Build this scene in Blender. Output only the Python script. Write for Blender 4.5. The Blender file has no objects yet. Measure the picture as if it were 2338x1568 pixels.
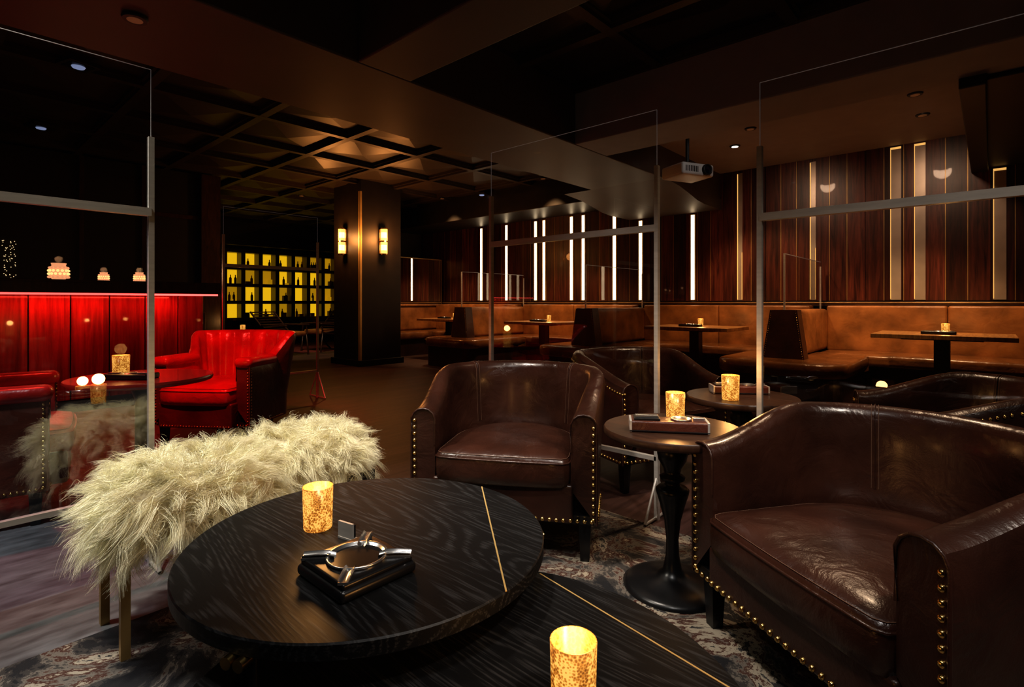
import bpy, math, random
import numpy as np
from mathutils import Vector, Matrix
random.seed(4); rng=np.random.default_rng(7)
S=bpy.context.scene
C42,S42=math.cos(math.radians(42)),math.sin(math.radians(42))
def at(r,f,z=0.0):      # survey coords (right, forward) -> room axes
    return (C42*f+S42*r, S42*f-C42*r, z)
def yaw(fr,ff):         # rotation so local -Y points to (right,fwd) direction
    x,y,_=at(fr,ff); return math.atan2(y,x)+math.pi/2

# ------------------------------------------------------------------ materials
def base(name):
    m=bpy.data.materials.new(name); m.use_nodes=True
    nt=m.node_tree; p=nt.nodes['Principled BSDF']; return m,nt,p
def sc(c,k): return (min(c[0]*k,1),min(c[1]*k,1),min(c[2]*k,1),1)
def mat(name,col,rough=.5,metal=0,var=.25,scale=6,stretch=(1,1,1),bump=0,bscale=60,coat=0,rvar=.0,emit=None,es=0,dist=0.003):
    m,nt,p=base(name); N=nt.nodes; L=nt.links
    tc=N.new('ShaderNodeTexCoord'); mp=N.new('ShaderNodeMapping'); mp.inputs['Scale'].default_value=stretch
    L.new(tc.outputs['Object'],mp.inputs[0])
    n=N.new('ShaderNodeTexNoise'); n.inputs['Scale'].default_value=scale; n.inputs['Detail'].default_value=6
    L.new(mp.outputs[0],n.inputs[0])
    r=N.new('ShaderNodeValToRGB'); r.color_ramp.elements[0].position=.3; r.color_ramp.elements[1].position=.7
    r.color_ramp.elements[0].color=sc(col,1-var); r.color_ramp.elements[1].color=sc(col,1+var)
    L.new(n.outputs[0],r.inputs[0]); L.new(r.outputs[0],p.inputs['Base Color'])
    p.inputs['Roughness'].default_value=rough; p.inputs['Metallic'].default_value=metal
    p.inputs['Coat Weight'].default_value=coat
    if rvar:
        q=N.new('ShaderNodeMapRange'); q.inputs[3].default_value=max(rough-rvar,.02); q.inputs[4].default_value=rough+rvar
        n2=N.new('ShaderNodeTexNoise'); n2.inputs['Scale'].default_value=scale*1.7; n2.inputs['Detail'].default_value=5
        L.new(mp.outputs[0],n2.inputs[0]); L.new(n2.outputs[0],q.inputs[0]); L.new(q.outputs[0],p.inputs['Roughness'])
    if bump:
        b=N.new('ShaderNodeTexNoise'); b.inputs['Scale'].default_value=bscale; b.inputs['Detail'].default_value=5
        L.new(mp.outputs[0],b.inputs[0]); bn=N.new('ShaderNodeBump'); bn.inputs['Strength'].default_value=bump
        bn.inputs['Distance'].default_value=dist; L.new(b.outputs[0],bn.inputs['Height']); L.new(bn.outputs[0],p.inputs['Normal'])
    if emit:
        p.inputs['Emission Color'].default_value=(*emit,1); p.inputs['Emission Strength'].default_value=es
    return m
def leather(name,col,rough=.33,wr=.35,coat=0):
    m=mat(name,col,rough,0,.4,5,rvar=.1,coat=coat)
    nt=m.node_tree;N=nt.nodes;L=nt.links;p=N['Principled BSDF']
    tc=N.new('ShaderNodeTexCoord')
    v=N.new('ShaderNodeTexVoronoi'); v.inputs['Scale'].default_value=260; L.new(tc.outputs['Object'],v.inputs[0])
    n=N.new('ShaderNodeTexNoise'); n.inputs['Scale'].default_value=9; n.inputs['Detail'].default_value=7; n.inputs['Distortion'].default_value=1.2
    L.new(tc.outputs['Object'],n.inputs[0])
    b1=N.new('ShaderNodeBump'); b1.inputs['Strength'].default_value=.25; b1.inputs['Distance'].default_value=.0008
    b2=N.new('ShaderNodeBump'); b2.inputs['Strength'].default_value=wr; b2.inputs['Distance'].default_value=.02
    L.new(v.outputs[0],b1.inputs['Height']); L.new(n.outputs[0],b2.inputs['Height']); L.new(b1.outputs[0],b2.inputs['Normal']); L.new(b2.outputs[0],p.inputs['Normal'])
    p.inputs['Coat Roughness'].default_value=.18
    return m
def wood(name,c1,c2,scale=3,stretch=(12,1,1),rough=.4,bump=.3,plank=None,coat=0,prange=(.45,1.4),dst=1.5):
    m,nt,p=base(name);N=nt.nodes;L=nt.links
    tc=N.new('ShaderNodeTexCoord'); mp=N.new('ShaderNodeMapping'); mp.inputs['Scale'].default_value=stretch
    L.new(tc.outputs['Object'],mp.inputs[0])
    n=N.new('ShaderNodeTexNoise'); n.inputs['Scale'].default_value=scale; n.inputs['Detail'].default_value=8; n.inputs['Distortion'].default_value=dst
    n.inputs['Roughness'].default_value=.65
    L.new(mp.outputs[0],n.inputs[0])
    r=N.new('ShaderNodeValToRGB'); e=r.color_ramp.elements; e[0].position=.33; e[1].position=.68; e[0].color=(*c1,1); e[1].color=(*c2,1)
    L.new(n.outputs[0],r.inputs[0]); out=r.outputs[0]
    if plank:
        ax,w=plank
        sp=N.new('ShaderNodeSeparateXYZ'); L.new(tc.outputs['Object'],sp.inputs[0])
        d=N.new('ShaderNodeMath'); d.operation='DIVIDE'; d.inputs[1].default_value=w; L.new(sp.outputs[ax],d.inputs[0])
        f=N.new('ShaderNodeMath'); f.operation='FLOOR'; L.new(d.outputs[0],f.inputs[0])
        wn=N.new('ShaderNodeTexWhiteNoise'); wn.noise_dimensions='1D'; L.new(f.outputs[0],wn.inputs['W'])
        mr=N.new('ShaderNodeMapRange'); mr.inputs[3].default_value=prange[0]; mr.inputs[4].default_value=prange[1]; L.new(wn.outputs[0],mr.inputs[0])
        hs=N.new('ShaderNodeHueSaturation'); L.new(mr.outputs[0],hs.inputs['Value']); L.new(out,hs.inputs['Color']); out=hs.outputs[0]
        # shift the grain per plank
        cb=N.new('ShaderNodeCombineXYZ'); ml=N.new('ShaderNodeMath'); ml.operation='MULTIPLY'; ml.inputs[1].default_value=13.7; L.new(wn.outputs[0],ml.inputs[0])
        for i in range(3): L.new(ml.outputs[0],cb.inputs[i])
        va=N.new('ShaderNodeVectorMath'); va.operation='ADD'; L.new(tc.outputs['Object'],va.inputs[0]); L.new(cb.outputs[0],va.inputs[1]); L.new(va.outputs[0],mp.inputs[0])
    L.new(out,p.inputs['Base Color']); p.inputs['Roughness'].default_value=rough; p.inputs['Coat Weight'].default_value=coat
    bn=N.new('ShaderNodeBump'); bn.inputs['Strength'].default_value=bump; bn.inputs['Distance'].default_value=.002
    L.new(n.outputs[0],bn.inputs['Height']); L.new(bn.outputs[0],p.inputs['Normal'])
    return m
def oak_black(name):
    m,nt,p=base(name);N=nt.nodes;L=nt.links
    tc=N.new('ShaderNodeTexCoord'); mp=N.new('ShaderNodeMapping'); mp.inputs['Rotation'].default_value=(0,0,math.radians(35)); mp.inputs['Scale'].default_value=(1,.13,1)
    L.new(tc.outputs['Object'],mp.inputs[0])
    n0=N.new('ShaderNodeTexNoise'); n0.inputs['Scale'].default_value=4; n0.inputs['Detail'].default_value=1.5; L.new(mp.outputs[0],n0.inputs[0])
    mu2=N.new('ShaderNodeMath'); mu2.operation='MULTIPLY'; mu2.inputs[1].default_value=330; L.new(n0.outputs[0],mu2.inputs[0])
    sn=N.new('ShaderNodeMath'); sn.operation='SINE'; L.new(mu2.outputs[0],sn.inputs[0])
    mp2=N.new('ShaderNodeMapping'); mp2.inputs['Rotation'].default_value=(0,0,math.radians(35)); mp2.inputs['Scale'].default_value=(1,.05,1); L.new(tc.outputs['Object'],mp2.inputs[0])
    n1=N.new('ShaderNodeTexNoise'); n1.inputs['Scale'].default_value=260; n1.inputs['Detail'].default_value=4; L.new(mp2.outputs[0],n1.inputs[0])
    pw=N.new('ShaderNodeMath'); pw.operation='MULTIPLY'; L.new(sn.outputs[0],pw.inputs[0]); L.new(n1.outputs[0],pw.inputs[1])
    ad=N.new('ShaderNodeMath'); ad.operation='MULTIPLY_ADD'; ad.inputs[1].default_value=.28; L.new(pw.outputs[0],ad.inputs[0]); L.new(n1.outputs[0],ad.inputs[2])
    r=N.new('ShaderNodeValToRGB'); e=r.color_ramp.elements; e[0].position=.5; e[1].position=.85; e[0].color=(.006,.0063,.007,1); e[1].color=(.034,.035,.037,1)
    L.new(ad.outputs[0],r.inputs[0]); L.new(r.outputs[0],p.inputs['Base Color']); p.inputs['Roughness'].default_value=.45; p.inputs['Specular IOR Level'].default_value=.3
    bn=N.new('ShaderNodeBump'); bn.inputs['Strength'].default_value=.25; bn.inputs['Distance'].default_value=.0008; L.new(ad.outputs[0],bn.inputs['Height']); L.new(bn.outputs[0],p.inputs['Normal'])
    return m
def emit(name,col,s):
    m,nt,p=base(name); p.inputs['Base Color'].default_value=(*[c*.5 for c in col],1)
    p.inputs['Emission Color'].default_value=(*col,1); p.inputs['Emission Strength'].default_value=s; return m
def glass(name,f0=.07):
    m,nt,p=base(name);N=nt.nodes;L=nt.links; N.remove(p); o=N['Material Output']
    t=N.new('ShaderNodeBsdfTransparent'); t.inputs[0].default_value=(.975,.98,.98,1)
    g=N.new('ShaderNodeBsdfGlossy'); g.inputs['Roughness'].default_value=.0
    lw=N.new('ShaderNodeLayerWeight'); lw.inputs['Blend'].default_value=.5
    pw=N.new('ShaderNodeMath'); pw.operation='POWER'; pw.inputs[1].default_value=5; L.new(lw.outputs['Facing'],pw.inputs[0])
    mu=N.new('ShaderNodeMath'); mu.operation='MULTIPLY_ADD'; mu.inputs[1].default_value=.9; mu.inputs[2].default_value=f0; L.new(pw.outputs[0],mu.inputs[0])
    mx=N.new('ShaderNodeMixShader'); L.new(mu.outputs[0],mx.inputs[0]); L.new(t.outputs[0],mx.inputs[1]); L.new(g.outputs[0],mx.inputs[2]); L.new(mx.outputs[0],o.inputs[0])
    return m
def rugmat():
    m,nt,p=base('rug_distressed');N=nt.nodes;L=nt.links
    tc=N.new('ShaderNodeTexCoord')
    n=N.new('ShaderNodeTexNoise'); n.inputs['Scale'].default_value=3.6; n.inputs['Detail'].default_value=12; n.inputs['Roughness'].default_value=.7; n.inputs['Distortion'].default_value=.6
    L.new(tc.outputs['Object'],n.inputs[0])
    r=N.new('ShaderNodeValToRGB'); e=r.color_ramp; e.interpolation='CONSTANT'
    cols=[(0,(.010,.010,.012)),(.44,(.04,.035,.032)),(.48,(.14,.12,.10)),(.51,(.06,.022,.014)),(.54,(.30,.26,.20)),(.585,(.03,.028,.028)),(.63,(.16,.14,.12))]
    e.elements[0].position=0;e.elements[0].color=(*cols[0][1],1); e.elements[1].position=cols[1][0]; e.elements[1].color=(*cols[1][1],1)
    for q,c in cols[2:]:
        x=e.elements.new(q); x.color=(*c,1)
    L.new(n.outputs[0],r.inputs[0]); L.new(r.outputs[0],p.inputs['Base Color']); p.inputs['Roughness'].default_value=.95
    n2=N.new('ShaderNodeTexNoise'); n2.inputs['Scale'].default_value=400; L.new(tc.outputs['Object'],n2.inputs[0])
    bn=N.new('ShaderNodeBump'); bn.inputs['Strength'].default_value=.6; bn.inputs['Distance'].default_value=.004; L.new(n2.outputs[0],bn.inputs['Height']); L.new(bn.outputs[0],p.inputs['Normal'])
    return m
def votivemat():
    m,nt,p=base('mercury_glass_votive');N=nt.nodes;L=nt.links
    tc=N.new('ShaderNodeTexCoord'); v=N.new('ShaderNodeTexVoronoi'); v.inputs['Scale'].default_value=230; L.new(tc.outputs['Object'],v.inputs[0])
    n=N.new('ShaderNodeTexNoise'); n.inputs['Scale'].default_value=45; n.inputs['Detail'].default_value=6; L.new(tc.outputs['Object'],n.inputs[0])
    ml=N.new('ShaderNodeMath'); ml.operation='MULTIPLY_ADD'; ml.inputs[1].default_value=.7; L.new(v.outputs[0],ml.inputs[0]); L.new(n.outputs[0],ml.inputs[2])
    r=N.new('ShaderNodeValToRGB'); el=r.color_ramp.elements; el[0].position=.55; el[1].position=1.0
    el[0].color=(.12,.028,.003,1); el[1].color=(1,.52,.12,1); q=r.color_ramp.elements.new(.8); q.color=(.52,.18,.022,1)
    L.new(ml.outputs[0],r.inputs[0]); L.new(r.outputs[0],p.inputs['Emission Color']); p.inputs['Emission Strength'].default_value=1.0
    p.inputs['Base Color'].default_value=(.3,.16,.05,1); p.inputs['Roughness'].default_value=.25; p.inputs['Metallic'].default_value=.3
    return m

M={}
M['ceil']=mat('ceiling_dark_paint',(.02,.016,.013),.42,bump=.1)
M['beam']=mat('beam_dark_plaster',(.08,.06,.046),.5,bump=.1,var=.15,scale=1.5)
M['rib']=mat('coffer_rib_paint',(.045,.033,.024),.42,var=.15,scale=1.5)
M['greyc']=mat('ceiling_grey_paint',(.30,.275,.30),.6,var=.06)
M['dark']=mat('wall_black_paint',(.018,.014,.012),.5,var=.2)
M['floor']=wood('floor_dark_planks',(.035,.016,.013),(.085,.042,.034),2,(1,9,1),.5,.2,(1,.16),prange=(.7,1.3))
M['slate']=mat('floor_slate',(.10,.105,.11),.5,0,.5,7,bump=.3,bscale=20,stretch=(1,3,1))
M['wall']=wood('mahogany_planks',(.020,.0045,.003),(.15,.038,.022),5.5,(1,5,.32),.36,.3,(1,.19),coat=.1,dst=.5,prange=(.35,1.35))
M['barw']=wood('bar_mahogany',(.20,.018,.014),(.55,.085,.06),4.5,(5,1,.3),.2,.08,(0,.3),coat=.9,prange=(.6,1.15),dst=.3)
M['wood']=wood('walnut_dark',(.025,.011,.007),(.08,.037,.02),3,(6,1,1),.35,.2)
M['table']=wood('butcher_oak',(.2,.09,.028),(.5,.26,.09),3,(1,9,1),.35,.2)
M['oak']=oak_black('black_oak')
M['leather']=leather('brown_leather',(.044,.0165,.0105),.29,coat=.3)
M['leather2']=leather('brown_leather_side',(.036,.0135,.009),.34,coat=.2)
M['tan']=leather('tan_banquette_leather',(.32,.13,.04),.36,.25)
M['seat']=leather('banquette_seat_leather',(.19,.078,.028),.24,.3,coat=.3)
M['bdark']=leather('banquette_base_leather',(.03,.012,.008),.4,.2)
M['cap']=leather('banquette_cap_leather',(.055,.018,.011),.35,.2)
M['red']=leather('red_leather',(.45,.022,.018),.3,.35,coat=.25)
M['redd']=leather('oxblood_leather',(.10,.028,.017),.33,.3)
M['redtop']=mat('red_lacquer_top',(.36,.03,.02),.25,0,.2,4,coat=.4)
M['stitch']=mat('thread_brown',(.15,.08,.05),.6)
M['brass']=mat('brass',(.78,.54,.2),.22,1,.1)
M['inlay']=mat('brass_inlay',(.8,.56,.22),.45,.5,.1)
M['dbrass']=mat('aged_brass',(.5,.33,.13),.4,.6,.2)
M['steel']=mat('brushed_steel',(.8,.78,.74),.34,.6,.08,8,(1,1,8))
M['chrome']=mat('polished_chrome',(.75,.75,.75),.24,.95,.05)
M['pmirror']=mat('plate_mirror',(.8,.8,.8),.02,1,0)
M['black']=mat('black_lacquer',(.008,.008,.009),.3,0,.1)
M['blackm']=mat('black_satin_metal',(.014,.014,.014),.45,0,.1)
M['glass']=glass('clear_acrylic',.045)
M['glassr']=glass('reflective_acrylic',.13)
M['glass2']=glass('divider_glass',.03)
M['gedge']=mat('acrylic_edge_glint',(.5,.5,.5),.3,0,.05,emit=(.6,.6,.65),es=.04)  # bright edge line put in as faint emission
M['rug']=rugmat()
M['votive']=votivemat()
M['cut']=emit('cut_crystal_glow',(1,.42,.2),.9)
M['flame']=emit('candle_flame',(1,.62,.25),9)
M['wax']=emit('candle_wax',(1,.6,.22),1.6)
M['led']=emit('led_warm_white',(1,.76,.48),4.5)
M['ledamb']=emit('led_amber_edge',(1,.55,.16),.8)
M['ledred']=emit('led_red',(1,.07,.06),4)
M['sconce']=emit('sconce_glass',(1,.45,.13),1.4)
M['sconceb']=emit('sconce_bulb_zone',(1,.68,.34),5)
M['yel']=emit('locker_glow',(.95,.55,.012),.8)
M['yel2']=emit('locker_glow_dim',(.85,.45,.01),.4)
M['fairy']=emit('fairy_bulb',(1,.75,.4),1.2)
M['dl']=emit('downlight_lens',(1,.85,.65),8)
M['dld']=emit('added_spot_lens_dim',(1,.6,.3),.02)  # nearly dark lens for the added ceiling spots
M['dlc']=emit('downlight_cool',(.5,.62,1),.4)
M['mirror']=mat('mirror_strip',(.50,.43,.36),.35,.4,.1)
M['projw']=mat('projector_shell',(.55,.53,.51),.45,0,.05)
M['lens']=mat('lens_glass',(.01,.01,.02),.05,0,0,coat=1)
M['fur']=mat('sheepskin_wool',(.95,.87,.62),.6,0,.1,20)
M['furb']=mat('sheepskin_hide',(.7,.62,.42),.9)
M['rrug']=mat('red_lounge_rug',(.22,.04,.035),.9,var=.6,scale=9)

# ------------------------------------------------------------------ builder
class B:
    def __init__(s): s.v=[];s.f=[];s.mi=[];s.sm=[];s.mats=[]
    def _m(s,k):
        m=M[k]
        if m not in s.mats: s.mats.append(m)
        return s.mats.index(m)
    def add(s,vs,fs,k,smooth=False,T=None):
        o=len(s.v); i=s._m(k)
        for v in vs:
            v=Vector(v); s.v.append(tuple(T@v) if T else tuple(v))
        for f in fs: s.f.append([a+o for a in f]); s.mi.append(i); s.sm.append(smooth)
    def box(s,x0,x1,y0,y1,z0,z1,k,T=None,tx=1,ty=1):   # tx/ty = bottom scale about centre
        cx,cy=(x0+x1)/2,(y0+y1)/2
        vs=[]
        for z,ax,ay in((z0,tx,ty),(z1,1,1)):
            for x,y in((x0,y0),(x1,y0),(x1,y1),(x0,y1)): vs.append((cx+(x-cx)*ax,cy+(y-cy)*ay,z))
        s.add(vs,[(0,3,2,1),(4,5,6,7),(0,1,5,4),(1,2,6,5),(2,3,7,6),(3,0,4,7)],k,False,T)
    def lathe(s,prof,k,seg=40,c=(0,0,0),T=None,smooth=True,cap=True):
        vs=[];fs=[];n=len(prof)
        for r,z in prof:
            for j in range(seg):
                a=2*math.pi*j/seg; vs.append((c[0]+r*math.cos(a),c[1]+r*math.sin(a),c[2]+z))
        for i in range(n-1):
            for j in range(seg):
                a=i*seg+j;b=i*seg+(j+1)%seg; fs.append((a,b,b+seg,a+seg))
        s.add(vs,fs,k,smooth,T)
        if cap:
            for i,rev in((0,True),(n-1,False)):
                if prof[i][0]>1e-4:
                    q=vs[i*seg:(i+1)*seg]; f=list(range(seg)); s.add(q,[f[::-1] if rev else f],k,False,T)
    def cyl(s,c,r,h,k,seg=24,T=None): s.lathe([(r,0),(r,h)],k,seg,c,T)
    def disc(s,c,r,h,k,seg=96,bev=.003):
        s.lathe([(r-bev,0),(r,bev),(r,h-bev),(r-bev,h)],k,seg,c,smooth=False)
    def sph(s,c,r,k,seg=10,rings=6,T=None,sz=1):
        pr=[(max(r*math.cos(t),1e-5),r*sz*math.sin(t)) for t in np.linspace(-math.pi/2,math.pi/2,rings+1)]
        s.lathe(pr,k,seg,c,T,cap=False)
    def tube(s,pts,r,k,seg=6,closed=False):
        vs=[];fs=[];P=[Vector(p) for p in pts];n=len(P)
        for i,p in enumerate(P):
            t=(P[(i+1)%n]-P[i-1]) if closed else (P[min(i+1,n-1)]-P[max(i-1,0)])
            t.normalize(); u=t.cross(Vector((0,0,1)))
            if u.length<.05: u=t.cross(Vector((1,0,0)))
            u.normalize(); w=u.cross(t)
            for j in range(seg):
                a=2*math.pi*j/seg; vs.append(p+u*(r*math.cos(a))+w*(r*math.sin(a)))
        for i in range(n if closed else n-1):
            for j in range(seg):
                a=i*seg+j;b=i*seg+(j+1)%seg; c=((i+1)%n)*seg
                fs.append((a,b,c+(j+1)%seg,c+j))
        s.add(vs,fs,k,True)
    def rbox(s,c,size,r,k,T=None,crown=0,n=3,m=4):
        h=[q/2 for q in size]; r=min(r,*h)
        def ax(hh):
            a=[-hh+r*i/n for i in range(n+1)]
            mid=[-hh+r+(2*hh-2*r)*i/m for i in range(1,m)] if hh-r>1e-5 else []
            return a+mid+[-q for q in a[::-1]] if hh-r>1e-5 else a+[-q for q in a[::-1]][1:]
        A=[ax(q) for q in h]; idx={};vs=[];fs=[]
        def V(p):
            inner=[max(-(h[i]-r),min(h[i]-r,p[i])) for i in range(3)]
            d=[p[i]-inner[i] for i in range(3)]; l=math.sqrt(sum(q*q for q in d))
            if l>1e-9:
                p=[inner[i]+d[i]/l*r for i in range(3)]
            if crown and p[2]>0: p=[p[0],p[1],p[2]+crown*(1-(p[0]/h[0])**2)*(1-(p[1]/h[1])**2)]
            key=tuple(round(q,5) for q in p)
            if key not in idx: idx[key]=len(vs); vs.append((p[0]+c[0],p[1]+c[1],p[2]+c[2]))
            return idx[key]
        for d in range(3):
            a,b=(d+1)%3,(d+2)%3
            for sg in(-1,1):
                for i in range(len(A[a])-1):
                    for j in range(len(A[b])-1):
                        q=[]
                        for (x,y) in((i,j),(i+1,j),(i+1,j+1),(i,j+1)):
                            p=[0,0,0]; p[d]=sg*h[d]; p[a]=A[a][x]; p[b]=A[b][y]; q.append(V(p))
                        if sg<0: q=q[::-1]
                        qq=[]
                        for t in q:
                            if t not in qq: qq.append(t)
                        if len(qq)>2: fs.append(qq)
        s.add(vs,fs,k,True,T)
    def prism(s,poly,z0,z1,k,smooth=False):
        n=len(poly); vs=[(x,y,z0) for x,y in poly]+[(x,y,z1) for x,y in poly]
        fs=[(i,(i+1)%n,n+(i+1)%n,n+i) for i in range(n)]
        s.add(vs,fs,k,smooth); s.add(vs[:n],[list(range(n))[::-1]],k); s.add(vs[n:],[list(range(n))],k)
    def build(s,name,loc=(0,0,0),rz=0,bevel=0,seg=2):
        me=bpy.data.meshes.new(name); me.from_pydata(s.v,[],s.f)
        for m in s.mats: me.materials.append(m)
        me.polygons.foreach_set('material_index',s.mi); me.polygons.foreach_set('use_smooth',s.sm); me.update()
        o=bpy.data.objects.new(name,me); S.collection.objects.link(o); o.location=loc; o.rotation_euler=(0,0,rz)
        if bevel:
            b=o.modifiers.new('bevel','BEVEL'); b.width=bevel; b.segments=seg; b.limit_method='ANGLE'; b.angle_limit=.9
        return o
def light(kind,name,loc,e,col,parent=None,target=None,**kw):
    d=bpy.data.lights.new(name,kind); d.energy=e; d.color=col
    for k,v in kw.items(): setattr(d,k,v)
    o=bpy.data.objects.new(name,d); S.collection.objects.link(o)
    if target: o.rotation_euler=(Vector(target)-Vector(loc)).to_track_quat('-Z','Y').to_euler()
    o.location=loc
    if parent:
        bpy.context.view_layer.update(); o.parent=parent; o.matrix_parent_inverse=parent.matrix_world.inverted()
    return o

# ------------------------------------------------------------------ room shell
H=1.05; XW=7.7; YR=9.75
b=B(); b.box(-3.2,8.7,-3.2,14.7,-.1,0,'floor'); b.build('floor')
b=B(); b.box(-3,1.25,2.1,6.5,0,.003,'slate'); b.build('floor_slate_inset')
b=B(); b.box(-3.2,-3,-3,14.5,0,3.15,'dark'); b.build('wall_left')
b=B(); b.box(-3.2,8.7,-3.2,-3,0,3.15,'dark'); b.build('wall_front')
b=B(); b.box(-3.2,8.7,14.5,14.7,0,3.15,'dark'); b.build('wall_back')
b=B(); b.box(8.5,8.7,-3,14.5,0,3.15,'dark'); b.build('wall_right')
b=B(); b.box(-3,3.1,9.0,9.15,0,3.0,'dark')
b.box(2.85,3.12,8.92,9.0,0,3.0,'wood'); b.box(-3,3.1,8.97,9.0,2.3,2.36,'wood')
for x in (-1.6,-.6,1.4,2.1): b.box(x,x+.05,8.97,9.0,0,3.0,'wood')
b.build('wall_behind_bar')
# wood clad wall
strips=[(7.77,0),(7.07,0),(6.33,0),(6.13,0),(5.51,0),(5.26,0),(4.64,0),(4.16,1),(3.30,1),(2.62,2),(1.706,2),(.835,3),(.608,3),(-.07,4)]
b=B(); b.box(XW+.03,8.0,-3,YR,0,2.98,'dark')
y=-3.04; i=0
while y<YR:
    w=.19
    b.box(XW,XW+.03,y+.0035,min(y+w-.0035,YR),1.07,2.98,'wall')
    if i%3!=1: b.box(XW+.001,XW+.02,y-.0035,y+.0035,1.07,2.98,'dbrass')
    y+=w; i+=1
b.build('wall_wood_panelled')
b=B(); b.box(XW-.05,XW+.02,-3,YR-.05,1.0,1.06,'wood'); b.box(XW-.055,XW-.05,-3,YR-.05,1.04,1.05,'dbrass'); b.build('trim_1',bevel=.003)
b=B(); b.box(6.4,8.5,YR,YR+.15,0,3.0,'beam'); b.build('wall_return')
# ceiling
b=B(); b.box(-3.2,8.7,-3.2,14.7,3.12,3.25,'ceil')
def coffers(x0,x1,y0,y1,xs,ys):
    X=[x0]+[q for q in xs if x0+.1<q<x1-.1]+[x1]; Y=[y0]+[q for q in ys if y0+.1<q<y1-.1]+[y1]
    for q in X: b.box(q-.04,q+.04,y0,y1,3.0,3.12,'rib'); b.box(q-.065,q+.065,y0,y1,3.03,3.12,'rib')
    for q in Y: b.box(x0,x1,q-.04,q+.04,2.999,3.12,'rib'); b.box(x0,x1,q-.065,q+.065,3.031,3.12,'rib')
    for i in range(len(X)-1):
        for j in range(len(Y)-1):
            a0,a1,c0,c1=X[i]+.065,X[i+1]-.065,Y[j]+.065,Y[j+1]-.065; mx,my=(a0+a1)/2,(c0+c1)/2
            b.add([(a0,c0,3.07),(a1,c0,3.07),(a1,c1,3.07),(a0,c1,3.07),(mx,my,3.005)],[(1,0,4),(2,1,4),(3,2,4),(0,3,4)],'rib')
coffers(-3,8.5,3.9,14.5,[1.38+1.025*k for k in range(-5,8)],[4.7+1.02*k for k in range(0,10)])
coffers(2.2,4.1,-3,2.95,[3.33],[2.05-1.02*k for k in range(0,6)])
b.build('ceiling')
b=B()
b.box(-3,7.7,2.9,3.92,2.53,3.12,'beam')
pr=[(5.9,2.53),(6.3,2.50),(6.6,2.45),(6.85,2.40),(7.1,2.38),(7.7,2.38),(7.7,2.53)]
n=len(pr); vs=[(x,2.88,z) for x,z in pr]+[(x,4.35,z) for x,z in pr]
b.add(vs,[(i,i+1,n+i+1,n+i) for i in range(n-1)],'beam',True); b.add(vs[:n],[list(range(n))],'beam'); b.add(vs[n:],[list(range(n))[::-1]],'beam')
b.build('beam_main',bevel=.01)
b=B(); b.box(1.8,2.2,-3,2.9,2.53,3.12,'beam'); b.build('beam_cross',bevel=.01)
b=B(); b.box(4.1,4.65,-3,2.9,2.53,3.12,'greyc'); b.build('beam_cross.001',bevel=.01)
b=B(); b.box(4.65,7.72,-3,2.9,2.9,3.12,'greyc'); b.build('ceiling_lower')
b=B(); b.box(4.65,7.7,-3,.12,2.5,2.9,'dark'); b.box(4.6,7.7,.02,.16,2.46,2.56,'blackm'); b.build('bulkhead_side',bevel=.008)
b=B(); b.box(6.8,7.7,4.3,YR,2.6,3.12,'ceil'); b.build('bulkhead_wall',bevel=.01)
b=B(); b.box(3.1,8.5,13.6,14.5,2.45,3.12,'dark'); b.build('bulkhead_back')
# rugs
b=B(); b.box(-2.2,2.3,-2.2,2.10,0,.005,'rug'); b.build('area_rug')
b=B(); b.box(5.2,7.6,10.6,13,0,.005,'rrug'); b.build('lounge_rug')

# column
b=B(); b.box(4.79,5.59,7.64,8.47,0,3.12,'dark'); b.box(4.75,5.63,7.60,8.51,0,.1,'blackm')
b.box(4.755,4.80,7.605,7.65,.1,2.86,'inlay'); b.build('column',bevel=.006)
def sconce(x,y,nx,ny):
    b=B(); rz=math.atan2(ny,nx)
    b.box(0,.02,-.06,.06,-.2,.2,'dbrass')
    T=Matrix.Translation((.065,0,0))
    b.lathe([(.062,-.225),(.062,-.205)],'brass',24,T=T); b.lathe([(.062,.205),(.062,.225)],'brass',24,T=T); b.lathe([(.06,-.012),(.06,.012)],'brass',24,T=T)
    for z0,z1,k in((-.205,-.15,'sconce'),(-.15,-.06,'sconceb'),(-.06,-.012,'sconce'),(.012,.06,'sconce'),(.06,.15,'sconceb'),(.15,.205,'sconce')):
        b.lathe([(.05,z0),(.05,z1)],k,24,T=T)
    for j in range(16):
        a=2*math.pi*j/16; b.box(.065+.054*math.cos(a)-.003,.065+.054*math.cos(a)+.003,.054*math.sin(a)-.003,.054*math.sin(a)+.003,-.205,.205,'sconce')
    o=b.build('wall_sconce',(x,y,2.07),rz)
    light('POINT','bulb',(x+nx*.28,y+ny*.28,2.12),24,(1,.38,.10),o,shadow_soft_size=.08)
sconce(4.79,8.1,-1,0); sconce(5.2,7.64,0,-1)

# LED wall strips
for y,t in strips:
    top={0:2.57,1:2.36,2:2.86,3:2.88,4:2.48}[t]
    b=B()
    if t<2:
        b.box(XW-.012,XW+.005,y-.045,y+.045,1.08,top,'dbrass'); b.box(XW-.016,XW-.010,y-.026,y+.026,1.09,top-.01,'led')
    elif t==2:
        b.box(XW-.012,XW+.005,y-.034,y+.034,1.08,top,'mirror'); b.box(XW-.016,XW-.010,y+.024,y+.034,1.09,top-.01,'ledamb'); b.box(XW-.016,XW-.010,y-.034,y-.028,1.09,1.75,'ledamb')
    else:
        b.box(XW-.012,XW+.005,y-.052,y+.052,1.08,top,'mirror'); b.box(XW-.016,XW-.010,y+.045,y+.052,1.09,top-.01,'ledamb'); b.box(XW-.014,XW-.010,y-.052,y+.052,top-.025,top,'ledamb')
    b.build('wall_light_strip')
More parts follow.
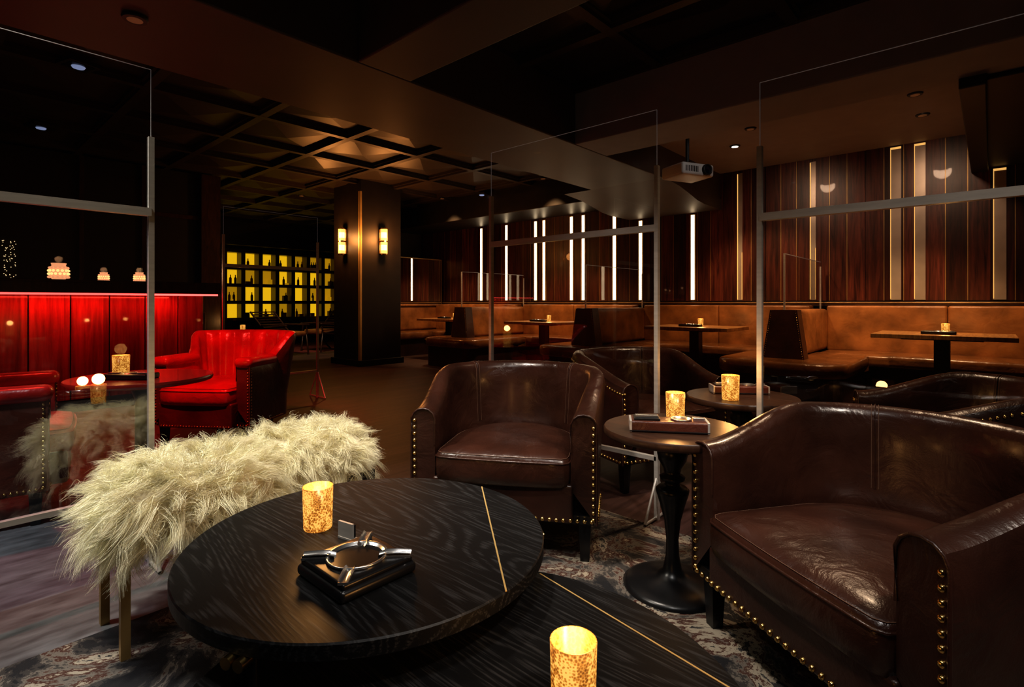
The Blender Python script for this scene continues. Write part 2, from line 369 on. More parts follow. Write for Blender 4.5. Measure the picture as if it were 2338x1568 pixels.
# mirrored screen above the last booth
b=B(); b.box(5.7,7.62,8.93,8.95,.972,1.98,'dbrass'); b.box(5.72,7.60,8.925,8.931,.98,1.96,'pmirror'); b.build('booth_mirror')

# ------------------------------------------------------------------ banquettes
DIV=[9.05,6.55,4.08,1.6,-.9]
def rounded_front(x0,x1,y0,y1,r,seg=8):
    pts=[(x1,y0),(x1,y1)]
    for i in range(seg+1):
        a=math.pi/2*i/seg; pts.append((x0+r-r*math.sin(a),y1-r+r*math.cos(a)))
    for i in range(seg+1):
        a=math.pi/2*i/seg; pts.append((x0+r-r*math.cos(a),y0+r-r*math.sin(a)))
    return pts
b=B()
for i in range(len(DIV)-1):
    y1,y0=DIV[i]-.09,DIV[i+1]+.09
    cy=(y0+y1)/2; L=y1-y0
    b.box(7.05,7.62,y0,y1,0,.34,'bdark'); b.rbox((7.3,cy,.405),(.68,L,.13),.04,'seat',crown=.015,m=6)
    n=2
    for j in range(n):
        b.rbox((7.57,y0+L*(j+.5)/n,.735),(.2,L/n-.003,.55),.025,'tan')
    for yy,sg in((y0,1),(y1,-1)):
        b.prism([(7.1,yy),(7.1,yy+sg*.52),(6.78,yy+sg*.5),(6.78,yy)][::sg],.30,.455,'seat')
for k,dv in enumerate(DIV):
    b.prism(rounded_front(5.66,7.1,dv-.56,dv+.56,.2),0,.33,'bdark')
    pl=rounded_front(5.62,7.1,dv-.6,dv+.6,.24); cx=6.4
    prof=[(.985,.33),(1,.35),(1.004,.40),(1,.44),(.985,.458),(.95,.466),(.5,.47)]
    vs=[];fs=[];n=len(pl)
    for s_,z in prof:
        for (x,y) in pl: vs.append((cx+(x-cx)*s_,dv+(y-dv)*s_,z))
    for i in range(len(prof)-1):
        for j in range(n):
            a=i*n+j;c=i*n+(j+1)%n; fs.append((a,c,c+n,a+n))
    b.add(vs,fs,'seat',True); b.add(vs[-n:],[list(range(n))],'seat')
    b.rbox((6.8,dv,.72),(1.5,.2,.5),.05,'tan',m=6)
    T=Matrix.Translation((6.03,dv,.47))
    vs=[(-.07,-.2,0),(.1,-.2,0),(.1,.2,0),(-.07,.2,0),(-.05,-.13,.5),(.1,-.13,.5),(.1,.13,.5),(-.05,.13,.5)]
    b.add(vs,[(0,3,2,1),(4,5,6,7),(0,1,5,4),(1,2,6,5),(2,3,7,6),(3,0,4,7)],'cap',False,T)
    for q in np.linspace(0,1,22):
        for sg in(-1,1): b.sph((6.03-.07+.02*q-.002,dv+sg*(.185-.07*q),.48+.48*q),.006,'brass',6,4)
b.build('banquette',bevel=.012)
for dv in DIV[1:4]:
    b=B(); b.box(6.02,7.6,dv-.003,dv+.003,.985,1.56,'glass2')
    b.box(6.02,7.6,dv-.004,dv+.004,1.555,1.561,'gedge')
    for x in(6.02,7.6): b.box(x-.008,x+.008,dv-.008,dv+.008,.97,1.56 if x<7 else 1.5,'steel')
    b.build('booth_glass_divider')
def votive(l,z,s=1.0,k='votive',e=1.2,h=.105,r=.037,world=None):
    b=B()
    b.lathe([(.001,.004),(r*.9,.0),(r*.93,.004),(r,h),(r*.93,h),(r*.86,.012),(.001,.012)],k,32,cap=False)
    b.lathe([(.02,.012),(.02,.035)],'wax',16); b.sph((0,0,.052),.008,'flame',10,6,sz=2.0)
    x,y=world if world else at(*l)[:2]
    o=b.build('votive_candle',(x,y,z)); o.scale=(s,s,s)
    light('POINT','flame_light',(x,y,z+(h+.03)*s),e,(1,.48,.15),o,shadow_soft_size=.03)
def crystal(world,z,r=.05):
    b=B(); 
    pr=[(r*.6,0),(r*.95,r*.5),(r,r*1.0),(r*.9,r*1.5),(r*.7,r*1.8),(r*.78,r*2.1)]
    b.lathe(pr,'cut',12,smooth=False)
    for i in range(14):
        for jj,q in enumerate((.35,.75,1.15,1.5)):
            a=2*math.pi*(i+.5*(jj%2))/14; rr=r*(1.0 if q<1.3 else .92); b.sph((rr*math.cos(a)*.97,rr*math.sin(a)*.97,r*q),r*.17,'wax' if jj in(1,2) else 'cut',6,4)
    o=b.build('crystal_candle_holder',(*world,z)); light('POINT','flame_light',(*world,z+r*2.6),.8,(1,.5,.25),o,shadow_soft_size=.03)
def ashtray_small(world,z,rz=0):
    b=B(); b.rbox((0,0,.015),(.26,.12,.03),.008,'black'); b.lathe([(.045,.031),(.04,.036),(.03,.033),(.001,.031)],'chrome',24,cap=False)
    b.box(-.11,-.05,-.012,.012,.03,.036,'chrome'); b.box(.05,.11,-.012,.012,.03,.036,'chrome'); b.build('cigar_ashtray',(*world,z),rz)
for x,y in((6.5,.345),(6.5,2.75),(6.55,5.22),(6.6,7.5)):
    b=B()
    for i in range(6):
        b.box(-.37+.74*i/6+.001,-.37+.74*(i+1)/6-.001,-.52,.52,.71,.75,'table')
    b.box(-.06,.06,-.06,.06,.02,.7,'blackm'); b.box(-.25,.25,-.25,.25,0,.025,'blackm'); b.box(-.2,.2,-.3,.3,.695,.71,'blackm')
    b.build('booth_table',(x,y,0),0,bevel=.004)
    ashtray_small((x-.12,y+.02),.75,math.pi/2)
    votive(None,.75,.9,world=(x+.1,y-.02),e=2.5)

# ------------------------------------------------------------------ chairs
def sec_front(zb,h): return [(0,zb),(0,h-.12),(0,h-.04),(.1,h-.018),(.28,h-.004),(.5,h),(.72,h-.004),(.9,h-.018),(1,h-.04),(1,h-.15)]
def tub_chair(name,loc,rz,W=.79,D=.70,arm=.60,back=.74,bb=.36,lea='leather',side='leather2',T=.105,flare=.03,y0=-.02,y1=.72,seatz=.43,nail=.0085,legz=.165,seat='leather',tb=.72,tufts=0,f0=-.025,backnails=False):
    b=B(); zb=legz
    path=[]
    NA=99 if tufts else 41
    for y in np.linspace(0,D-bb,9)[:-1]: path.append((-W/2,y,1,0,0))
    for t in np.linspace(math.pi,0,NA):
        x=W/2*math.cos(t); y=D-bb+bb*math.sin(t); nx,ny=-math.cos(t)/(W/2),-math.sin(t)/bb; l=math.hypot(nx,ny)
        bul=(.024*(abs(math.sin(tufts*t))-.25)*min(1,math.sin(t)*3)) if tufts else 0
        path.append((x,y,nx/l,ny/l,bul))
    for y in np.linspace(D-bb,0,9)[1:]: path.append((W/2,y,-1,0,0))
    def hh(y):
        u=max(0,min(1,(y/D-y0)/(y1-y0))); s=u*u*(3-2*u); 
        return arm+(back-arm)*s, s
    vs=[];fs=[]; sec=None
    for (x,y,nx,ny,bul) in path:
        h,s=hh(y); Tt=T*(1-(1-tb)*s)
        sec=[(0,zb),(0,zb+.15),(0,h-.12),(0,h-.035),(.1,h-.015),(.28,h-.003),(.5,h),(.72,h-.003),(.9,h-.015),(1,h-.035),(1,h-.12),(1,.3)]
        for o,z in sec:
            of=o*Tt-flare*s*max(0,(z-.3))/.4+(bul if o>.95 else bul*.5 if o>.6 else 0)
            vs.append((x+nx*of,y+ny*of,z))
    n=len(sec)
    for i in range(len(path)-1):
        for j in range(n-1):
            a=i*n+j; fs.append((a,a+1,a+n+1,a+n))
    N1=[f for f in fs if (f[0]%n)<4]; N2=[f for f in fs if (f[0]%n)>=4]
    b.add(vs,N1,side,True); b.add(vs,N2,lea,True)
    b.add(vs[:n],[list(range(n))],side); b.add(vs[-n:],[list(range(n))[::-1]],side)
    if backnails:   # nail row following the outside of the rim
        last=None
        for i in range(len(path)):
            a=Vector(vs[i*n+3]); x,y,nx,ny,_=path[i]
            if i:
                q0=Vector(vs[(i-1)*n+3]); L_=(a-q0).length; m=max(1,round(L_/.026))
                for k in range(m):
                    p_=q0.lerp(a,k/m); b.sph((p_.x-nx*.001,p_.y-ny*.001,p_.z-.015),.0075,'brass',8,5)
    h0=hh(0)[0]
    for sg in(-1,1):
        pts=[]
        for o,z in sec_front(zb,h0): pts.append((sg*(W/2-o*T),-.002,z))
        b.tube(pts,.0045,side,6)
    if not tufts:
      for q in [.33,.67]:
        i=int(q*(len(path)-1)); x,y,nx,ny,_=path[i]; h,s=hh(y); pts=[]; Tt=T*(1-(1-tb)*s)
        for o,z in((1,.44),(1,h-.12),(1,h-.035),(.9,h-.015),(.72,h-.003),(.5,h),(.28,h-.003),(.1,h-.015),(0,h-.035),(0,h-.2),(0,zb+.05)):
            of=o*Tt-flare*s*max(0,(z-.3))/.4; sg=1.0 if o>.5 else -1.0
            pts.append((x+nx*(of+.001*sg),y+ny*(of+.001*sg),z+.001))
        b.tube(pts,.0026,side,5)
        for kk in(-.010,.010):
            pts2=[(p[0]+ny*kk,p[1]-nx*kk,p[2]) for p in pts]; b.tube(pts2,.0011,'stitch',4)
    else:
        for sg in(-1,1):
            ya=y0*D
            b.rbox((sg*(W/2-T*.5),ya/2+.01,h0-.02),(T+.035,ya+.06,.075),.035,lea)
    iw=W/2-T
    b.rbox((0,.05+(f0+.025)/2,(zb+seatz-.11)/2),(2*iw+.02,.12-(f0+.025),seatz-.11-zb),.012,side)
    b.prism([(p[0]*.97,.01+p[1]*.97) for p in path][::-1],zb-.005,zb+.03,'black')
    out=[]; iD=D-T
    for x in np.linspace(-iw*.9,iw*.9,9): out.append((x,f0-.012*(1-(x/iw)**2)))
    out.append((iw*.97,f0+.012)); 
    for y in np.linspace(.02,iD-(bb-T*.6),5): out.append((iw*.995,y))
    for t in np.linspace(0,math.pi,21)[1:-1]: out.append((iw*.995*math.cos(t),iD-(bb-T*.6)+(bb-T*.6)*math.sin(t)))
    for y in np.linspace(iD-(bb-T*.6),.02,5): out.append((-iw*.995,y))
    out.append((-iw*.97,f0+.012))
    cy=iD*.48; zs=seatz; n=len(out)
    prof=[(.95,zs-.125),(.985,zs-.115),(1,zs-.09),(1.005,zs-.06),(1,zs-.03),(.985,zs-.012),(.95,zs-.002),(.85,zs+.010),(.65,zs+.020),(.4,zs+.025),(.15,zs+.027)]
    vs=[];fs=[]
    for s_,z in prof:
        for j,(x,y) in enumerate(out):
            vs.append((x*s_,cy+(y-cy)*s_,z))
    for i in range(len(prof)-1):
        for j in range(n):
            a=i*n+j;c=i*n+(j+1)%n; fs.append((a,c,c+n,a+n))
    b.add(vs,fs,seat,True); b.add(vs[-n:],[list(range(n))],seat,True)
    b.tube([(x*1.0,cy+(y-cy)*1.0,zs-.022) for x,y in out],.004,seat,6,True)
    b.tube([(x*.97,cy+(y-cy)*.97,zs-.005) for x,y in out],.0012,'stitch',4,True)
    st=nail*3.3
    for sg in(-1,1):
        z=zb+.02
        while z<h0-.035: b.sph((sg*(W/2-.014),-.001,z),nail,'brass',10,6); z+=st
        if tufts:
            z=zb+.02
            while z<h0-.05: b.sph((sg*(W/2+.001),.016,z),nail,'brass',8,5); z+=st
        y=.02
        while y<D-bb: b.sph((sg*(W/2+.001),y,zb+.014),nail,'brass',8,5); y+=st
    x=-W/2+.03
    while x<W/2-.02: b.sph((x,-.005 if abs(x)>iw else f0+.015,zb+.014),nail,'brass',10,6); x+=st
    for sx in(-1,1):
        for yy in(.045,D-.18):
            xx=sx*(W/2-.05 if yy<.1 else W/2-.16); b.box(xx-.025,xx+.025,yy-.025,yy+.025,0,zb,'black',tx=.7,ty=.7)
    return b.build(name,loc,rz)
def place(front_mid,face): return at(*front_mid),yaw(*face)
p,r=place((-.045,2.185),(-.20,-.98)); tub_chair('tub_armchair',p,r,W=.78,D=.68)
p,r=place((.70,1.365),(-.969,-.245)); tub_chair('tub_armchair',p,r,W=.815,D=.72,y1=.6,back=.705,seatz=.40)
p,r=place((.95,3.05),(.45,-.9)); tub_chair('tub_armchair',p,r,backnails=True)
p,r=place((1.72,2.52),(-.80,.30)); tub_chair('tub_armchair',p,r,back=.70,arm=.58,backnails=True)
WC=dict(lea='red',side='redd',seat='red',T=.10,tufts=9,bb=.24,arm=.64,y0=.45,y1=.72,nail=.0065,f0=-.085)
p,r=place((-2.22,3.80),(-.12,-1)); tub_chair('wing_armchair',p,r,W=.74,D=.68,back=.82,flare=.06,seatz=.45,**WC)
p,r=place((-2.42,2.80),(.78,.62)); tub_chair('wing_armchair',p,r,W=.77,D=.70,back=.80,flare=.08,seatz=.43,**WC)

# ------------------------------------------------------------------ tables
def coffee(name,c,r,z,line,legs):
    x,y,_=at(*c); b=B(); b.disc((0,0,z-.032),r,.032,'oak',128,.003)
    (p0,p1)=line; a=Vector(at(*p0)[:2])-Vector((x,y)); e=Vector(at(*p1)[:2])-Vector((x,y)); d=(e-a).normalized(); nn=Vector((-d.y,d.x))*.0018
    vs=[(a+nn),(a-nn),(e-nn),(e+nn)]; b.add([(v.x,v.y,z-.001) for v in vs]+[(v.x,v.y,z+.0006) for v in vs],[(4,5,6,7),(0,1,5,4),(1,2,6,5),(2,3,7,6),(3,0,4,7)],'inlay')
    for ang in legs:
        dx,dy=math.cos(ang),math.sin(ang)
        for o in(-.013,.013):
            px,py=dx*(r-.022)-dy*o,dy*(r-.022)+dx*o
            b.cyl((px,py,0.0),.011,z-.032,'black',16)
            b.cyl((px,py,0.0),.0125,.03,'brass',16)
            T=Matrix.Translation((px+dx*.022,py+dy*.022,z-.04))@Matrix.Rotation(ang,4,'Z')@Matrix.Rotation(math.pi/2,4,'Y')
            b.lathe([(.011,-.012),(.011,.012)],'brass',16,T=T)
    b.lathe([(r*.62,z-.05),(r*.62,z-.032)],'black',48)
    return b.build(name,(x,y,0))
def wang(c,p):
    a=at(*c);q=at(*p); return math.atan2(q[1]-a[1],q[0]-a[0])
c1=(-.343,1.302); a1=wang(c1,(-.46,.92))
coffee('round_coffee_table',c1,.42,.483,((-.093,1.637),(-.0115,1.045)),[a1,a1+2*math.pi/3,a1-2*math.pi/3])
c2=(-.08,.86); a2=wang(c2,(.38,.945))
coffee('round_coffee_table',c2,.48,.385,((.068,1.305),(.39,.90)),[a2,a2+2*math.pi/3,a2-2*math.pi/3])
votive((-.489,1.34),.483,e=1.5); votive((.101,.875),.385,1.05,e=1.5)
b=B()
b.rbox((0,0,.012),(.178,.178,.024),.01,'black'); b.rbox((0,0,.028),(.165,.165,.014),.006,'black')
b.lathe([(.060,.034),(.063,.038),(.062,.041),(.057,.040),(.050,.030),(.036,.022),(.012,.019),(.001,.019)],'chrome',48,cap=False)
b.sph((0,0,.022),.008,'chrome',12,8,sz=1.6)
for a in(0,1,2,3):
    R=Matrix.Rotation(math.pi/4+a*math.pi/2,4,'Z'); vs=[]
    for x,zc in((.045,.036),(.06,.041),(.085,.041),(.112,.039)):
        for yy,dz in((-.010,.004),(-.007,0),(0,-.003),(.007,0),(.010,.004)): vs.append((x,yy,zc+dz))
    fs=[(i*5+j,(i+1)*5+j,(i+1)*5+j+1,i*5+j+1) for i in range(3) for j in range(4)]
    b.add(vs,fs,'chrome',True,R); b.box(.06,.112,-.010,.010,.033,.038,'chrome',R)
x,y,_=at(-.325,1.115); b.build('square_cigar_ashtray',(x,y,.483),math.radians(0))
b=B(); b.box(-.024,.024,-.003,.003,.0,.04,'steel'); b.box(-.02,.02,.004,.012,0,.034,'black'); b.box(-.024,.024,-.004,.014,0,.004,'steel')
x,y,_=at(-.398,1.275); b.build('matchbook_stand',(x,y,.483),yaw(-.6,-1))
PR=[(.175,0),(.178,.012),(.16,.022),(.13,.03),(.06,.045),(.034,.07),(.024,.12),(.022,.18),(.03,.25),(.046,.31),(.058,.35),(.06,.362),(.05,.372),(.03,.378),(.026,.39),(.044,.40),(.046,.41),(.028,.42),(.032,.44),(.05,.47),(.055,.495),(.048,.52),(.034,.53),(.05,.545),(.09,.555),(.10,.562)]
def side(c,r=.25):
    b=B(); b.lathe(PR,'black',40); b.lathe([(r-.01,.560),(r-.002,.564),(r,.572),(r,.584),(r-.004,.59)],'wood',72)
    x,y,_=at(*c); return b.build('pedestal_side_table',(x,y,0))
side((.591,1.96)); side((1.13,2.62),.26)
votive((.645,2.10),.59,1.0,e=1.5); votive((1.035,2.52),.59,1.1,e=1.5)
def cigbox(c,z,ang):
    b=B(); b.rbox((0,0,.02),(.27,.095,.04),.008,'redd'); b.box(-.136,.136,-.049,.049,.004,.008,'black')
    b.lathe([(.036,.041),(.037,.046),(.032,.046),(.024,.038),(.001,.036)],'chrome',32,c=(.045,0,0),cap=False)
    b.box(-.12,-.03,-.035,.035,.040,.047,'black'); b.box(-.115,-.035,-.012,.012,.046,.054,'chrome'); b.box(.085,.125,-.012,.012,.04,.05,'chrome')
    for x in(-.136,.128): b.box(x,x+.008,-.048,.048,.002,.041,'steel')
    x,y,_=at(*c); b.build('cigar_ashtray',(x,y,z),ang,bevel=.001)
cigbox((.56,1.91),.59,yaw(-.18,-1)); cigbox((1.15,2.70),.59,yaw(-.1,-1))
b=B(); b.lathe([(.34,.60),(.352,.605),(.355,.62),(.35,.63)],'redtop',72); b.lathe([(.2,0),(.2,.02),(.05,.05),(.035,.1),(.035,.5),(.06,.58),(.12,.6)],'black',32)
x,y,_=at(-2.10,3.02); b.build('round_cocktail_table',(x,y,0))
votive((-2.22,3.02),.63,1.15,e=1.5); x,y,_=at(-2.10,2.92); ashtray_small((x,y),.63,yaw(0,-1))

# ------------------------------------------------------------------ sheepskin bench
def bench():
    b=B()
    b.rbox((.82,2.02,.40),(.88,.32,.10),.05,'furb'); b.box(.38,1.24,1.87,2.17,.33,.37,'blackm')
    for x in(.40,1.22):
        for y in(1.89,2.15): b.box(x-.012,x+.012,y-.012,y+.012,0,.36,'dbrass')
    root=b.build('sheepskin_bench')
    bv=B()
    K=9; ts=np.linspace(0,1,K)
    allv=[]
    for (c,(a,bb,cc)) in [((.60,1.985,.42),(.225,.19,.11)),((1.02,2.04,.43),(.205,.17,.10))]:
        bv.rbox(c,(2*a,2*bb,2*cc-.02),.08,'furb')
        ng=620; ns=62
        d=rng.normal(size=(ng*2,3)); d/=np.linalg.norm(d,axis=1)[:,None]; d=d[d[:,2]>-.6][:ng]; ng=len(d)
        sup=np.sign(d)*np.abs(d)**.8; sup/= (np.sum(np.abs(sup)**2.6,axis=1)**(1/2.6))[:,None]
        P=np.array(c)+sup*np.array([a,bb,cc]); Nn=d/np.array([a,bb,cc])*.1; Nn/=np.linalg.norm(Nn,axis=1)[:,None]
        comb=rng.normal(size=(ng,3))*.6; comb[:,2]*=.5
        sw=np.stack([np.sin(P[:,1]*14+P[:,0]*9),np.cos(P[:,0]*11),0*P[:,0]],axis=1)*.35
        D=Nn*.75+comb+sw; D/=np.linalg.norm(D,axis=1)[:,None]
        dn=np.sum(D*Nn,axis=1); D=D+Nn*np.maximum(0,.25-dn)[:,None]; D/=np.linalg.norm(D,axis=1)[:,None]
        L=rng.uniform(.07,.14,ng)
        for g in range(ng):
            u=np.cross(D[g],[0,0,1.]); u/= (np.linalg.norm(u)+1e-6); w=np.cross(D[g],u)
            ph=rng.uniform(0,6.28); fr=rng.uniform(4,8); am=rng.uniform(.008,.017)
            G=P[g]+np.outer(ts*L[g],D[g])+np.outer(ts**2*L[g]*.38,[0,0,-1.])+np.outer(am*ts*np.sin(fr*ts+ph),u)+np.outer(am*ts*np.cos(fr*ts+ph),w)
            offs=rng.normal(size=(ns,3))*.015; ll=rng.uniform(.65,1.1,ns)
            for s_ in range(ns):
                pts=P[g]+(G-P[g])*ll[s_]+offs[s_]*(1-.78*ts[:,None]**.8)
                pts=pts+np.outer(ts**1.5,rng.normal(size=3)*.006)
                sd=rng.normal(size=3); sd/=np.linalg.norm(sd)
                wd=(.00075*(1-.8*ts))[:,None]
                allv.append(np.stack([pts-sd*wd,pts+sd*wd],axis=1).reshape(-1,3))
    A=np.concatenate(allv); ns_=len(allv)
    A[:,2]=np.maximum(A[:,2],.2)
    basei=(np.arange(ns_)*K*2)[:,None,None]; q=(np.arange(K-1)*2)[None,:,None]+np.array([0,1,3,2])[None,None,:]
    Fc=(basei+q).reshape(-1,4)
    me=bpy.data.meshes.new('wool_fleece'); me.vertices.add(len(A)); me.vertices.foreach_set('co',A.ravel())
    me.loops.add(Fc.size); me.loops.foreach_set('vertex_index',Fc.ravel()); me.polygons.add(len(Fc)); me.polygons.foreach_set('loop_start',np.arange(len(Fc))*4)
    me.polygons.foreach_set('use_smooth',np.ones(len(Fc),bool)); me.update(calc_edges=True); me.materials.append(M['fur'])
    o=bpy.data.objects.new('wool_fleece',me); S.collection.objects.link(o); o.parent=root
    h=bv.build('fleece_hide'); h.parent=root
bench()

# ------------------------------------------------------------------ acrylic screens
def screen(axis,cst,s0,s1,posts,zt=1.98,zm=1.71,zr=1.41,ft=(.12,.2),g='glass'):
    b=B()
    def bx(a0,a1,o0,o1,z0,z1,k):
        if axis=='x': b.box(a0,a1,cst+o0,cst+o1,z0,z1,k)
        else: b.box(cst+o0,cst+o1,a0,a1,z0,z1,k)
    bx(s0,s1,-.0015,.0015,.3,zt,g); bx(s0,s1,-.002,.002,zt,zt+.002,'gedge')
    for e in(s0,s1): bx(e-.001,e+.001,-.002,.002,zm,zt,'gedge')
    for q in posts: bx(q-.010,q+.010,-.012,.012,.0,zm,'steel')
    bx(s0,s1,-.014,-.004,zr-.016,zr+.016,'steel'); bx(s0,s1,.004,.014,zr-.016,zr+.016,'steel')
    bx(s0,s1,-.012,.012,.285,.305,'steel')
    for q in posts:   # triangular foot
        pts=[(-ft[0],0),(ft[0],0),(0,ft[1])]
        for (u0,w0),(u1,w1) in((pts[0],pts[1]),(pts[0],pts[2]),(pts[1],pts[2])):
            P=(lambda u,w:(q,cst+u,w+.012)) if axis=='x' else (lambda u,w:(cst+u,q,w+.012))
            b.tube([P(u0,w0),P(u1,w1)],.007,'steel',8)
    b.build('acrylic_partition_screen')
screen('y',2.38,1.20,2.317,[1.20,2.317])
screen('y',2.38,-.55,.728,[-.54,.728])
screen('x',2.5,-.75,.615,[-.74,.615],g='glassr')
screen('x',5.53,1.96,2.93,[1.96,2.93],ft=(.17,.28))

# ------------------------------------------------------------------ bar
b=B(); x=-2.95
while x<2.1:
    b.box(x+.005,min(x+.3,2.1)-.005,6.5,6.53,.12,1.13,'barw'); x+=.3
b.box(-2.95,2.1,6.53,7.1,0,1.13,'black'); b.box(-2.95,2.08,6.52,7.0,0,.12,'black')
b.box(-2.95,2.24,6.36,7.2,1.14,1.255,'wood'); b.box(-2.95,2.24,6.35,7.21,1.235,1.262,'wood')
b.build('bar_counter',bevel=.004)
b=B(); b.box(-2.9,2.2,6.365,6.375,1.12,1.138,'ledred'); o=b.build('red_led_strip')
for xx in(-1.6,-.3,1.1):
    light('AREA','red_led_glow',(xx,6.36,1.10),6.5,(1,.035,.02),o,target=(xx,6.48,.5),shape='RECTANGLE',size=1.4,size_y=.03)
crystal((.87,6.55),1.262,.075); crystal((1.25,6.75),1.262,.045); crystal((1.55,6.72),1.262,.05)
b=B(); b.box(-2.9,2.8,8.6,8.9,0,.9,'wood')
for z in(1.35,1.8): b.box(-1.0,.2,8.75,8.96,z,z+.03,'wood')
b.build('back_bar_cabinet',bevel=.004)
b=B(); b.box(.3,.8,8.93,8.97,1.25,1.85,'blackm'); 
for i in range(160): b.sph((random.uniform(.32,.78),8.915,random.uniform(1.28,1.82)),.005,'fairy',5,4)
b.build('fairy_light_window')

# lockers
b=B(); x0,x1,z0,z1=5.0,8.45,.62,2.34
b.box(x0,x1,14.3,14.49,z0,z1,'black')
nx=8
for i in range(nx+1):
    x=x0+(x1-x0)*i/nx; b.box(x-.05,x+.05,14.0,14.3,z0,z1,'wood')
for j in range(5):
    z=z0+(z1-z0)*j/4; b.box(x0,x1,13.99,14.3,z-.04,z+.04,'wood')
for i in range(nx):
    for j in range(4):
        xa=x0+(x1-x0)*i/nx+.05; xb=xa+(x1-x0)/nx-.1; za=z0+(z1-z0)*j/4+.04; zb_=za+(z1-z0)/4-.08
        k='yel' if random.random()<.7 else 'yel2'
        b.box(xa,xb,14.28,14.3,za,zb_,k)
        for t in range(random.randint(0,3)):   # cigar boxes, stacks and bottles
            xx=random.uniform(xa+.03,xb-.13)
            if random.random()<.5: b.box(xx,xx+.11,14.1,14.2,za,za+random.uniform(.04,.16),random.choice(['wood','table','yel2']))
            else: b.lathe([(.028,0),(.03,.02),(.03,.13),(.011,.17),(.011,.22)],random.choice(['wood','redd','table']),12,c=(xx+.05,14.12,za))
        if random.random()<.35: b.box((xa+xb)/2-.04,(xa+xb)/2+.04,13.975,13.99,za-.06,za-.02,'dbrass')
b.build('cigar_locker_wall')
def lounge(loc,rz):
    b=B()
    for sx in(-.3,.3):
        b.tube([(sx,-.35,0),(sx,-.30,.40),(sx,.15,.45),(sx,.55,.86)],.018,'wood',6)
        b.tube([(sx,.45,0),(sx,.1,.35),(sx,-.32,.42)],.018,'wood',6)
        b.rbox((sx,-.05,.60),(.06,.62,.03),.012,'wood'); b.tube([(sx,-.32,.4),(sx,-.3,.6)],.015,'wood',6)
    for i in range(9):
        t=i/8; b.box(-.3,.3,.17+.38*t-.012,.17+.38*t+.012,.46+.39*t-.01,.46+.39*t+.01,'wood')
    b.rbox((0,-.07,.42),(.56,.5,.1),.04,'tan')
    b.build('slatted_lounge_chair',loc,rz)
lounge(at(-4.55,10.6),yaw(.8,-.3)); lounge(at(-4.1,11.6),yaw(-.5,-.9))
b=B(); b.lathe([(.2,0),(.2,.02),(.03,.04),(.03,.56),(.3,.58),(.3,.6)],'wood',32); x,y,_=at(-4.1,8.1); b.build('round_cocktail_table',(x,y,0)); votive((-4.1,8.1),.6,1.0,e=2)

# projector
b=B(); b.rbox((0,0,0),(.42,.34,.13),.025,'projw'); T=Matrix.Translation((.10,-.17,0))@Matrix.Rotation(math.pi/2,4,'X')
b.lathe([(.058,-.005),(.058,.03),(.045,.034),(.045,.02)],'blackm',28,T=T); b.lathe([(.04,.02),(.03,.026),(.001,.028)],'lens',28,T=T,cap=False)
for i in range(8): b.box(-.17+.022*i,-.16+.022*i,-.172,-.168,-.03,.03,'black')
b.cyl((0,0,.065),.02,.39,'blackm',12); b.box(-.12,.12,-.1,.1,.064,.075,'blackm')
b.cyl((0,0,.44),.06,.02,'blackm',16)
b.build('ceiling_projector',(5.5,2.42,2.44),math.radians(-25))
def downlight(x,y,z,k='dld',e=0,col=(1,.60,.30),target=None,ang=70,blend=.6,soft=.05):  # one real downlight; those with the dim lens are added spots
    b=B(); b.lathe([(.055,-.012),(.06,-.002),(.06,0)],'blackm',24); b.lathe([(.036,-.014),(.036,-.011)],k,20)
    o=b.build('real_or_added_downlight',(x,y,z))
    if e: light('SPOT','spot_lamp',(x,y,z-.03),e,col,o,target=target or (x,y,0),spot_size=math.radians(ang),spot_blend=blend,shadow_soft_size=soft)
def gimbal(x,y,z):
    b=B(); b.box(-.11,.11,-.11,.11,-.03,0,'blackm'); b.box(-.08,.08,-.08,.08,-.034,-.03,'black'); b.lathe([(.04,-.045),(.05,-.03)],'dlc',20); b.build('square_gimbal_downlight',(x,y,z),.3)
x,y,_=at(-3.53,4.33); gimbal(x,y,3.0); x,y,_=at(-5.18,5.85); gimbal(x,y,3.0); x,y,_=at(-.54,9.5); gimbal(x,y,3.0)
downlight(6.44,2.25,2.9,'dl',e=165,target=(7.3,2.3,.5),ang=80)
downlight(6.6,.5,2.9,e=220,target=(7.0,.6,.45),ang=70)  # from here on: unseen fittings added to light booths and chairs
downlight(6.5,5.2,2.99,e=220,target=(7.0,5.3,.45),ang=80)
downlight(6.5,7.6,2.99,e=180,target=(7.0,7.7,.45),ang=80)
downlight(5.6,1.2,2.9,e=110,target=(6.4,1.2,.4),ang=60)
downlight(4.9,1.5,2.9,e=8,col=(1,.95,.9),target=(5.5,2.42,2.44),ang=40)  # added accent, only brightens the projector
for yy in(.5,1.9): downlight(5.9,yy,2.9,e=60,col=(1,.64,.42),target=(7.75,yy,1.7),ang=80,blend=1,soft=.1)  # added wash to brighten the right-hand wall strips
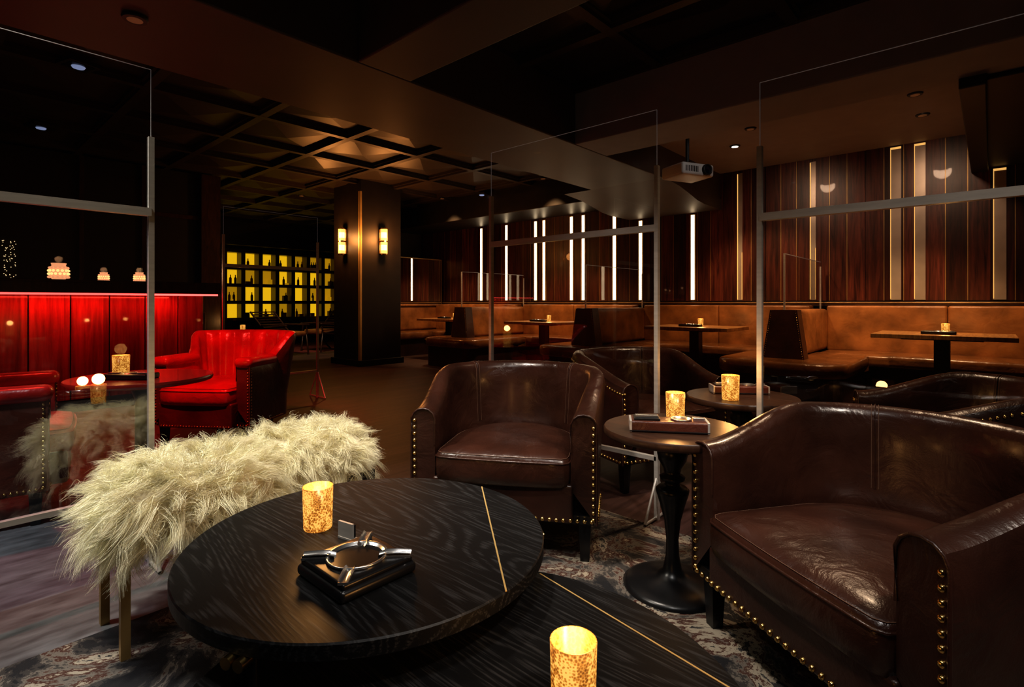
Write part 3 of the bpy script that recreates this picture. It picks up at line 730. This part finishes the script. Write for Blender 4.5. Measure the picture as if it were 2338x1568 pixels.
x,y,_=at(-1.95,2.75); downlight(x,y,2.52,e=270,col=(1,.055,.045),target=at(-2.15,4.1,.6),ang=40,soft=.03)  # added red spots to brighten the wing chairs
x,y,_=at(-2.9,3.2); downlight(x,y,2.98,e=110,col=(1,.05,.03),target=at(-2.5,2.6,.5),ang=50)
x,y,_=at(-3.8,9.6); downlight(x,y,2.98,e=160,col=(1,.75,.5),target=at(-4.4,10.9,0),ang=55)
x,y,_=at(1.5,3.1); downlight(x,y,2.98,e=120,col=(1,.70,.45),target=at(1.4,2.75,.5),ang=75)  # added to warm the chairs behind the screens
def key_spot(x,y,z,target,e,col,ang,soft=.12):  # unseen spot fittings added as key light for the foreground
    b=B(); b.lathe([(.045,0),(.05,.01),(.05,.13),(.04,.14)],'blackm',24); b.cyl((0,0,.14),.012,.1,'blackm',10)
    o=b.build('added_key_spotlight',(x,y,z)); light('SPOT','spot_lamp',(x,y,z-.02),e,col,o,target=target,spot_size=math.radians(ang),spot_blend=.8,shadow_soft_size=soft)
key_spot(-.2,2.4,2.88,(.85,2.0,.4),250,(1,.92,.78),50,.06)
key_spot(.3,.2,2.88,(.8,1.0,.45),75,(1,.95,.9),75,.2)
key_spot(1.0,1.6,2.88,(1.75,1.35,.4),175,(1,.88,.76),60,.08)
key_spot(.9,-.9,2.88,(1.7,.3,.4),155,(1,.88,.76),65,.08)
key_spot(-.6,2.7,2.88,(.1,2.7,0),180,(.92,.95,1),60,.08)
S.world=bpy.data.worlds.new('world'); S.world.use_nodes=True; S.world.node_tree.nodes['Background'].inputs[0].default_value=(.02,.016,.014,1); S.world.node_tree.nodes['Background'].inputs[1].default_value=.5

cam=bpy.data.cameras.new('camera'); co=bpy.data.objects.new('camera',cam); S.collection.objects.link(co)
co.location=(0,0,H); co.rotation_euler=(math.pi/2,0,math.radians(-48)); cam.lens=18.7; cam.sensor_width=36; cam.shift_y=-.0402; cam.clip_start=.02
S.camera=co
S.view_settings.view_transform='Standard'
try: S.view_settings.look='Medium High Contrast'
except Exception as ex: print('LOOK',ex)
